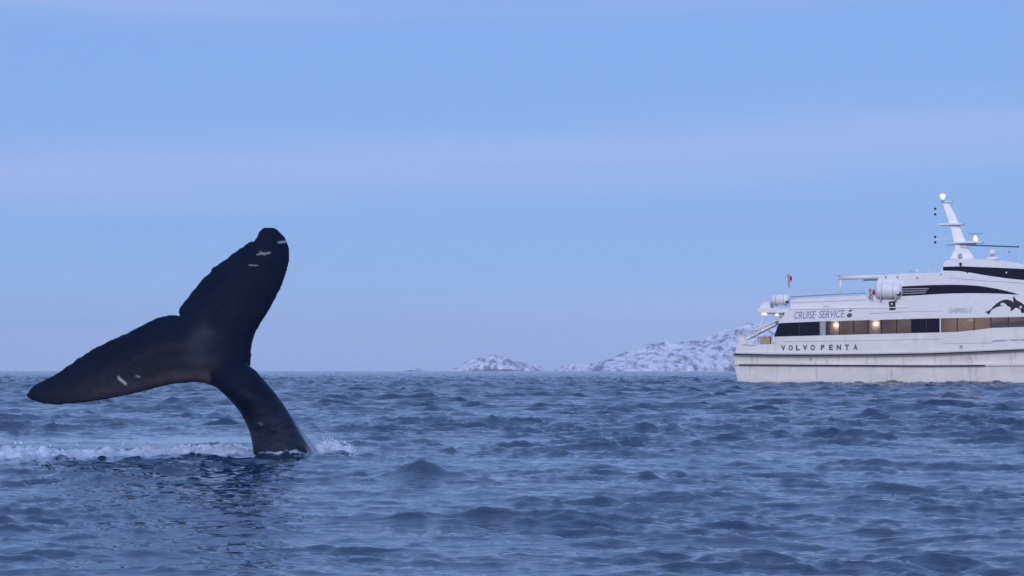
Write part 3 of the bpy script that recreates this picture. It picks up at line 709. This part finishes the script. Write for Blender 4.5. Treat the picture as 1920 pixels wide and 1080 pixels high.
# lower face of the body down to the window strip (joins the lettered strip)
strip('body_ledge', [(1622, 577), (1700, 575.8), (1770, 574.5), (1850, 572.5)], .35, .1, .019, GREYPR)
sw = [(1690, 555), (1690, 537), (1720, 535.5), (1750, 534.3), (1785, 533.8), (1812, 534.4), (1835, 536), (1852, 538.4), (1870, 541.6), (1888, 545.8), (1900, 549), (1911, 552.6), (1895, 551.6), (1875, 550.4), (1850, 549.8), (1820, 549.6), (1790, 550), (1760, 551.2), (1730, 553)]
sg = MB().prism(P2(sw, .085), .085, .118).build('swoosh_window', DGLASS, boat)
for k in range(3):
    strip('louvre_slat', [(1693, 541.8 + k * 4.3), (1715, 541.2 + k * 4.2), (1741 - k * 3, 540.8 + k * 4.0)], .8, .055, .028, GREYP)
for px, py in ((1661, 519.5), (1683, 519.5), (1720, 521)):
    p = B(px, py, .1); MB().lathe(p, (0, -1, 0), [(-.02, .09), (.03, .09), (.05, .06)], 10).build('porthole_cap', GREYP, boat)
# doorway dark put in as a flat black plate, with its fittings
q = P2([(1666, 565.5), (1679, 564.5), (1679, 581), (1668, 582)], -.012)
MB().prism(q, -.012, -.002).build('opening_dark_plate', BLACK, boat)
p = B(1672, 570, -.02); MB().lathe(p, (0, -1, 0), [(0, .09), (.05, .07), (.06, .02)], 10).build('vent_lamp', CLEANW, boat)
for py in (562, 570): p = B(1683.5, py, .1); MB().box(p.x - .06, p.x + .06, .05, .118, p.z - .06, p.z + .06).build('bracket', GREYP, boat)
# awning frame reaching aft over the upper deck
mb = MB(); a = B(1573, 521.5, 1.0); b = B(1655, 518.5, 1.0)
mb.tube(a, b, .17, n=12); mb.build('awning_boom', CLEANW, boat, True)
a = B(1577, 524, 1.0); b = B(1574, 552, 1.0); MB().tube(a, b, .12, .11, n=10).build('awning_post', CLEANW, boat, True)
p = B(1574, 517.5, 1.0); MB().lathe(p, (0, 0, 1), [(-.05, .13), (.04, .13), (.08, .05)], 10).build('boom_lamp', GREYP, boat)
a = B(1619, 525.2, 1.0); b = B(1648, 524.6, 1.0); MB().tube(a, b, .05, n=6).build('boom_strut', BLACK, boat)
p = B(1720, 506, 1.2); MB().lathe((p.x, p.y, p.z - .2), (0, 0, 1), [(0, .14), (.22, .13), (.3, .06)], 12).build('satellite_dome', CLEANW, boat, True)
p = B(1710, 509.5, 1.2); MB().box(p.x - .18, p.x + .14, p.y - .1, p.y + .1, p.z - .05, p.z + .04).build('roof_fitting', GREYP, boat)
p = B(1762, 516, .1); MB().tube(p, B(1766, 512.5, .1), .04, n=6).build('grab_rail', GREYP, boat)

# wheelhouse
wh = [(1763, 512), (1767, 500), (1768, 492), (1776, 487.5), (1800, 485.5), (1845, 486), (1885, 489.5), (1925, 496.5), (1965, 507), (2000, 522), (2020, 540), (1925, 530), (1830, 517)]
MB().prism(P2(wh, .9), .9, BEAM - .9).build('wheelhouse', CLEANW, boat, bevel=.07)
MB().prism(P2([(1768, 500.3), (1800, 499.3), (1860, 501.5), (1925, 504.5), (1968, 512), (1985, 521), (1983, 531), (1925, 525.5), (1885, 521.5), (1850, 516.5), (1822, 511.5), (1798, 508), (1768, 507.2)], .86), .86, .897).build('wheelhouse_window', DGLASS, boat)
p = B(1801, 495, .84); MB().lathe(p, (0, 0, 1), [(-.12, .05), (-.05, .11), (.08, .11), (.12, .05)], 10).build('side_lamp', BLACK, boat)
MB().tube(B(1801, 498, .84), B(1815, 513, .84), .04, n=6).build('wiper_arm', BLACK, boat)
p = B(1887, 511, .84); MB().lathe(p, (0, -1, 0), [(0, .07), (.03, .05)], 8).build('window_fitting', CLEANW, boat)
strip('panel_seam', [(1780, 521), (1850, 527), (1925, 531)], .4, .11, .012, GREYPR)
strip('ledge', [(1768, 509.3), (1798, 510.2), (1822, 514), (1850, 519), (1885, 524), (1925, 528)], .9, .82, .076, CLEANW)

# mast
YM = 3.4
def mast():
    m = bpy.data.objects.new('mast', None); COL.objects.link(m); m.parent = boat
    s = [((1784, 1829), 487), ((1788, 1823), 476), ((1793, 1816), 466), ((1790, 1812), 455), ((1784, 1802), 430), ((1776, 1793), 405), ((1768, 1780), 382)]
    mb = MB(); v = []; f = []
    for (a, b), y in s:
        A = B(a, y, YM); Bb = B(b, y, YM); hw = (Bb.x - A.x) / 2 * .8
        for (x, yy) in ((A.x, YM - hw), (Bb.x, YM - hw * .5), (Bb.x, YM + hw * .5), (A.x, YM + hw)): v.append((x, yy, A.z))
    for i in range(len(s) - 1):
        for j in range(4): f.append((i * 4 + j, i * 4 + (j + 1) % 4, (i + 1) * 4 + (j + 1) % 4, (i + 1) * 4 + j))
    f += [(3, 2, 1, 0), tuple(len(v) - 4 + k for k in range(4))]
    mb.add(v, f); mb.build('mast_column', CLEANW, m, bevel=.03)
    def plat(x0, x1, y, hz, dep, name='spreader', mm=CLEANW):
        a = B(x0, y, YM); b = B(x1, y, YM); MB().box(a.x, b.x, YM - dep, YM + dep, a.z - hz, a.z + hz).build(name, mm, m, bevel=.02)
    plat(1762, 1807, 421.5, .075, .6); plat(1790, 1843, 455.5, .08, .6); plat(1772, 1786, 379, .06, .25)
    plat(1776, 1830, 459.3, .03, .4, 'spreader', GREYP)
    p = B(1768, 380, YM); c = B(1767.5, 368, YM)
    MB().lathe((c.x, YM, c.z), (0, 0, 1), [(-.36, .06), (-.26, .14), (-.02, .24), (.12, .25), (.2, .1)], 14).build('masthead_lamp', LAMP, m, True)
    MB().tube((c.x + .05, YM, c.z - .55), (c.x, YM, c.z - .3), .12, n=8).build('lamp_bracket', GREYP, m)
    for y0, y1, yb, xa, xb in ((391.5, 402, 397, 1751, 1770), (444.5, 454.5, 448.5, 1752, 1787)):
        MB().tube(B(xa, yb, YM), B(xb, yb, YM), .035, n=6).build('lamp_arm', CLEANW, m)
        for y in (y0, y1):
            q = B(1753.5, y, YM); MB().lathe(q, (0, 0, 1), [(-.09, .07), (.0, .1), (.09, .07)], 10).build('signal_lamp', BLACK, m)
    q = B(1829, 446, YM); MB().lathe(q, (0, 0, 1), [(-.25, .18), (-.1, .2), (.06, .15), (.22, .05)], 12).build('radar_lamp', LAMP, m, True)  # lit lamp standing under the radar scanner
    a = B(1815, 438.7, YM); b = B(1842, 440, YM); MB().box(a.x, b.x, YM - .08, YM + .08, a.z - .05, a.z + .05).build('radar_scanner', GREYP, m)
    MB().tube(B(1800, 459, YM - .7), B(1911, 463, YM - .7), .055, n=8).build('long_antenna', mat('blue_grey_metal', (.05, .07, .14), .5), m)
    MB().tube(B(1829, 459, YM - .7), B(1829, 456, YM), .04, n=6).build('antenna_clamp', GREYP, m)
    q = B(1801, 480, YM - 1.0); MB().lathe(q, (0, -1, 0), [(0, .1), (.2, .2), (.22, .15)], 12).build('search_light', GREYP, m, True)
mast()
def dome(px, py, r, off, base_py):
    q = B(px, py, off); g = B(px, base_py, off); d = bpy.data.objects.new('antenna_dome', None); COL.objects.link(d); d.parent = boat
    MB().lathe(q, (0, 0, 1), [(-.2, r * .75), (-.12, r), (.05, r), (.17, r * .75), (.23, r * .3)], 18).build('dome_shell', CLEANW, d, True)
    MB().tube((q.x, q.y, g.z), (q.x, q.y, q.z - .18), r * .5, r * .4, 10).build('dome_neck', GREYP, d, True)
    MB().lathe((q.x, q.y, g.z - .15), (0, 0, 1), [(0, r * 2.0), (.2, r * 1.6), (.28, r * .9)], 18).build('dome_base', CLEANW, d, True)
dome(1861, 472.5, .33, 3.0, 484)
q = B(1892, 472, 3.0); MB().tube((q.x, q.y, q.z - .7), q, .02, n=6).build('whip_antenna', GREYP, boat); MB().lathe(q, (0, 0, 1), [(-.1, .05), (0, .08), (.08, .04)], 8).build('antenna_head', GREYP, boat)
for px, h in ((1742, 24), (1876, 18), (1910, 26)):
    a = B(px, 512 if px < 1760 else 490, 4.5); MB().tube(a, B(px + 2, (512 if px < 1760 else 490) - h, 4.5), .012, n=5).build('whip_antenna', CLEANW, boat)

# stern: canopy, post, ladder, rails, lights
MB().prism(P2([(1417, 583.5), (1420, 578), (1445, 577.5), (1484, 579), (1480, 588), (1464, 587), (1425, 586.5)], .3), .3, BEAM - .3).build('stern_canopy', CLEANW, boat, bevel=.04)
MB().tube(B(1433, 586, .5), B(1424, 622, .5), .08, n=8).build('canopy_post', CLEANW, boat)
MB().tube(B(1433, 586, BEAM - .5), B(1424, 615, BEAM - .5), .08, n=8).build('canopy_post', CLEANW, boat)
for px, py, s in ((1433, 589, .30), (1457, 590, .2)):
    q = B(px, py, .45); MB().lathe((q.x, q.y, q.z), (0, 0, -1), [(-.1, s * .6), (.05, s), (.14, s * .6)], 12).build('stern_light', LAMP, boat, True)
for k in range(2):
    a = B(1394, 628, .4 + k * .7); b = B(1459, 600 - k, .4 + k * .7); MB().tube(a, b, .05, n=6).build('stair_handrail', CLEANW, boat)
a = B(1402, 634, .9); b = B(1456, 606, .9)
MB().add(*(lambda v: (v, [(0, 1, 3, 2), (4, 6, 7, 5), (0, 2, 6, 4), (1, 5, 7, 3), (0, 4, 5, 1), (2, 3, 7, 6)]))([(p.x, y, p.z + dz) for p in (a, b) for y in (.6, 1.5) for dz in (-.12, .12)])).build('stairway', CLEANW, boat)
for k in range(7):
    u = k / 6; c = a.lerp(b, u); MB().box(c.x - .12, c.x + .12, .62, 1.48, c.z + .12, c.z + .16).build('stair_tread', GREYP, boat)
st = [(1393, 622), (1396, 621), (1420, 620)]
mb = MB(); q = [B(x, y, .1) for x, y in st]
for i in range(2): mb.tube(q[i], q[i + 1], .035, n=6)
mb.build('stern_rail', GREYP, boat)
for px in (1394, 1407, 1419):
    a = B(px, 621, .1); b = B(px, 645, .1); MB().tube(a, b, .03, n=6).build('stanchion', CLEANW, boat)
strip('deck_slot', [(1392, 646), (1417, 648)], .8, -.02, .03, GREYP)
# aft bulkhead
MB().prism(P2([(1462, 606), (1474, 584), (1490, 584), (1480, 656), (1446, 656), (1450, 632)], .3), .16, BEAM - .16).build('aft_bulkhead', CLEANW, boat)
MB().prism(P2([(1460, 592), (1472, 592), (1470, 598), (1463, 598)], .1), .1, .15).build('exhaust_flap', ORANGE, boat)
p = B(1450.5, 643, -.02); MB().lathe(p, (0, -1, 0), [(-.03, .07), (.04, .06)], 8).build('hull_fitting', GREYP, boat)
# dark scuppers on the side
for px, py, w_, h_ in ((1802, 650, .12, .13), (1519, 671.5, .08, .05)):
    p = B(px, py, -.02); MB().box(p.x - w_, p.x + w_, -.03, .0 if py < 660 else .2, p.z - h_, p.z + h_).build('scupper', GREYP, boat, bevel=.02)
for a, b in ((1860, 1887), (1896, 1910), (1913, 1924)):
    strip('bow_rail_slot', [(a, 640 - (a - 1860) * .04), (b, 639 - (b - 1860) * .04)], .9, -.03, .03, GREYP)

# ensign on its staff
a = B(1484, 556, .6); b = B(1479, 511, .6); stf = MB().tube(a, b, .02, n=6).build('flagstaff', CLEANW, boat)
def flag(px, py, w, h, off, parent, droop, nx=8, nz=12):
    v = []; f = []; mi = []
    o_ = B(px, py, off)
    for i in range(nx + 1):
        for j in range(nz + 1):
            s = i / nx; t = j / nz
            v.append((o_.x + w * s * (.75 + .25 * math.cos(t * 5)) + droop * t * w, off + .14 * math.sin(s * 7 + t * 4) * s, o_.z - h * t - .25 * h * s * s))
    for i in range(nx):
        for j in range(nz):
            f.append((i * (nz + 1) + j, (i + 1) * (nz + 1) + j, (i + 1) * (nz + 1) + j + 1, i * (nz + 1) + j + 1))
            c = 0
            if i in (2, 4) or j in (5, 7): c = 2
            if i == 3 or j == 6: c = 1
            mi.append(c)
    o = link_mesh('flag', v, f, RED, parent, True); o.data.materials.append(BLUE); o.data.materials.append(FWHITE)
    o.data.polygons.foreach_set('material_index', mi)
    so_ = o.modifiers.new('thick', 'SOLIDIFY'); so_.thickness = .012
    return o
flag(1476.5, 514, .36, 1.0, .6, stf, .12)
stf2 = MB().tube(B(1630, 566, -.03), B(1637, 535, -.03), .025, n=6).build('flagstaff', CLEANW, boat)
flag(1630, 541, .55, .85, -.06, stf2, -.12)

# writing and emblems
def text(body_, x0, x1, ytop, ybot, off, m, name, shear=0, offset=0, space=1.0, mono=None):
    c = bpy.data.curves.new(name, 'FONT'); c.body = body_; c.shear = shear; c.offset = offset; c.space_character = space; c.extrude = .012; c.resolution_u = 3
    to = bpy.data.objects.new(name, c); COL.objects.link(to)
    bpy.context.view_layer.update(); dg = bpy.context.evaluated_depsgraph_get()
    me = bpy.data.meshes.new_from_object(to.evaluated_get(dg)); bpy.data.objects.remove(to); bpy.data.curves.remove(c)
    co = np.array([tuple(v.co) for v in me.vertices]); mn = co.min(0); mx = co.max(0)
    for v in me.vertices:
        s = (v.co.x - mn[0]) / (mx[0] - mn[0]); t = (v.co.y - mn[1]) / (mx[1] - mn[1]); px = x0 + (x1 - x0) * s
        yt = ytop[0] + (ytop[1] - ytop[0]) * s; yb = ybot[0] + (ybot[1] - ybot[0]) * s
        p = B(px, yb + (yt - yb) * t, off); v.co = (p.x, off - .004 - v.co.z * .5, p.z)
    o = bpy.data.objects.new(name, me); COL.objects.link(o); o.parent = boat; me.materials.append(m); return o
text('CRUISE', 1489, 1530, (584.3, 582.8), (598.6, 597.1), -.002, LILAC, 'lettering', .28, .012)
text('SERVICE', 1535, 1584, (582.6, 581), (596.9, 595.2), -.002, LILAC, 'lettering', .28, .012)
for ch, px in zip('VOLVOPENTA', (1468.5, 1482.5, 1496, 1509.5, 1524, 1542.5, 1558, 1573, 1588, 1604)):
    hw = 3.6 if ch in 'LPE' else 4.2; k = (px - 1465) / 143
    text(ch, px - hw, px + hw, (647.2 - 1.5 * k,) * 2, (657.3 - 1.0 * k,) * 2, -.002, NAVY, 'letter', 0, .045)
text('GABRIELLE', 1779, 1823, (578, 576.8), (586.8, 585.6), -.002, GREYPR, 'lettering', .32, .006)
def decal(name, pts, off, m, th=.02): return MB().prism(P2(pts, off), off - th, off - .001).build(name, m, boat)
ell = lambda cx, cy, a, b, rot=0, n=18: [(cx + a * math.cos(t) * math.cos(rot) - b * math.sin(t) * math.sin(rot), cy + a * math.cos(t) * math.sin(rot) + b * math.sin(t) * math.cos(rot)) for t in [2 * math.pi * k / n for k in range(n)]]
decal('emblem', ell(1592.8, 591.2, 4.9, 4.0, -.3), 0, NAVY); decal('emblem', [(1590.5, 583.6), (1594, 580.8), (1597.5, 580.2), (1597, 583.4), (1593, 584.6)], 0, NAVY)
z4 = lambda x, y: (1720 + x / 7.2, 470 + y / 7.2)
orca = [(910, 832), (940, 818), (962, 812), (985, 795), (1000, 782), (1025, 755), (1060, 722), (1100, 692), (1140, 672), (1185, 660), (1230, 662), (1275, 676), (1300, 700), (1292, 650), (1300, 605), (1318, 640), (1338, 668), (1375, 685), (1410, 705), (1440, 730), (1470, 765), (1485, 800), (1482, 830),
        (1460, 822), (1425, 845), (1405, 838), (1400, 815), (1385, 790), (1350, 772), (1325, 770), (1300, 795), (1265, 815), (1252, 805), (1262, 780), (1258, 765), (1225, 752), (1205, 735), (1190, 715), (1160, 702), (1135, 705), (1115, 722), (1140, 748), (1105, 752), (1070, 762), (1035, 780), (1000, 802), (985, 830), (970, 862), (950, 850), (938, 836)]
decal('orca_emblem', [z4(*p) for p in orca], -.0, BLACK, .02)
decal('emblem', [z4(*p) for p in ((1378, 755), (1398, 742), (1412, 752), (1410, 772), (1395, 780), (1382, 772))], -.021, FWHITE, .01)
decal('emblem', ell(z4(1450, 782)[0], z4(1450, 782)[1], 1.6, 1.1), -.021, FWHITE, .01)
# flat side panel that carries the emblem, flush with the strip below
pan = [(1622, 577), (1640, 560), (1664, 558), (1690, 556), (1730, 554), (1760, 552.2), (1790, 551), (1850, 550.8), (1875, 551.4), (1911, 553.6), (1990, 560), (2040, 574), (1990, 574), (1770, 577), (1640, 577.5)]
MB().prism(P2(pan, 0), .0, .118).build('side_panel', CLEANW, boat)

# life raft canisters, crate, locker: things that stand on the boat
def canister(px, py, r_px, x0, x1, off, label):
    g = bpy.data.objects.new('life_raft_canister', None); COL.objects.link(g)
    a = B(x0, py, off); b = B(x1, py, off); Lh = (b.x - a.x) / 2; r = B(px, py - r_px, off).z - B(px, py, off).z; c = (a + b) / 2
    Mw = Matrix.Translation(BASE) @ Matrix.Rotation(YAW, 4, 'Z')
    g.matrix_world = Mw @ Matrix.Translation((c.x, off, c.z - r))
    tag(g, label, 'life raft', 'life raft canisters on the boat')
    MB().lathe((0, 0, r), (1, 0, 0), [(-Lh, r * .2), (-Lh * .97, r * .62), (-Lh * .86, r * .88), (-Lh * .7, r * .98), (0, r), (Lh * .7, r * .99), (Lh * .86, r * .88), (Lh * .97, r * .62), (Lh, r * .2)], 22).build('shell', CLEANW, g, True)
    for s in (-.45, .4): MB().lathe((s * Lh, 0, r), (1, 0, 0), [(-.02, r * .985), (-.02, r * 1.008), (.02, r * 1.008), (.02, r * .985)], 22).build('strap', GREYPR, g)
    for s in (-.55, .55): MB().box(s * Lh - .05, s * Lh + .05, -r * .8, r * .8, -r * .12, r * .16).build('cradle', GREYP, g)
    q = (Lh * .80, -r * .72, r * .62); MB().lathe(q, (.35, -1, -.1), [(-.05, r * .3), (.06, r * .3)], 12).build('end_plug', BLACK, g)
    return g
canister(1463, 562, 10.5, 1447, 1481, .7, 'white life raft canister on the stern canopy, below the small flag')
canister(1668, 545, 15.5, 1642, 1692, -.05, 'large white life raft canister hung beside the awning boom and draped flag')
def thing_on_boat(name, label, cat, c):
    g = bpy.data.objects.new(name, None); COL.objects.link(g); Mw = Matrix.Translation(BASE) @ Matrix.Rotation(YAW, 4, 'Z')
    g.matrix_world = Mw @ Matrix.Translation(c); return tag(g, label, cat)
c = B(1434, 645, .5); g = thing_on_boat('crate', 'tan wooden crate on the aft deck beside the dark windows', 'crate', c)
h_ = B(1434, 630.5, .5).z - c.z; w2 = (B(1443.5, 640, .5).x - B(1425, 640, .5).x) / 2
for k in range(4): MB().box(-w2 + k * w2 / 2 + .01, -w2 + (k + 1) * w2 / 2 - .01, -.02, .02, .02, h_).build('plank', ORANGE, g)
MB().box(-w2, w2, .022, .5, 0, h_ - .02).build('crate_box', ORANGE, g); MB().box(-w2 - .02, w2 + .02, -.04, -.022, h_ * .8, h_ * .92).build('batten', ORANGE, g)
c = B(1434, 578, .6); g = thing_on_boat('deck_locker', 'pale sloping deck locker on the stern canopy, left of the canister', 'locker', c)
wl = (B(1443, 570, .6).x - B(1424, 570, .6).x) / 2; hl = B(1434, 566, .6).z - c.z
MB().prism([(-wl, 0), (wl, 0), (wl, hl), (-wl * .3, hl * .95), (-wl, hl * .45)], 0, .9).build('locker_box', CLEANW, g, bevel=.04)
MB().box(wl * .92, wl * 1.25, .05, .8, hl * .05, hl * .8).build('locker_frame', GREYP, g)
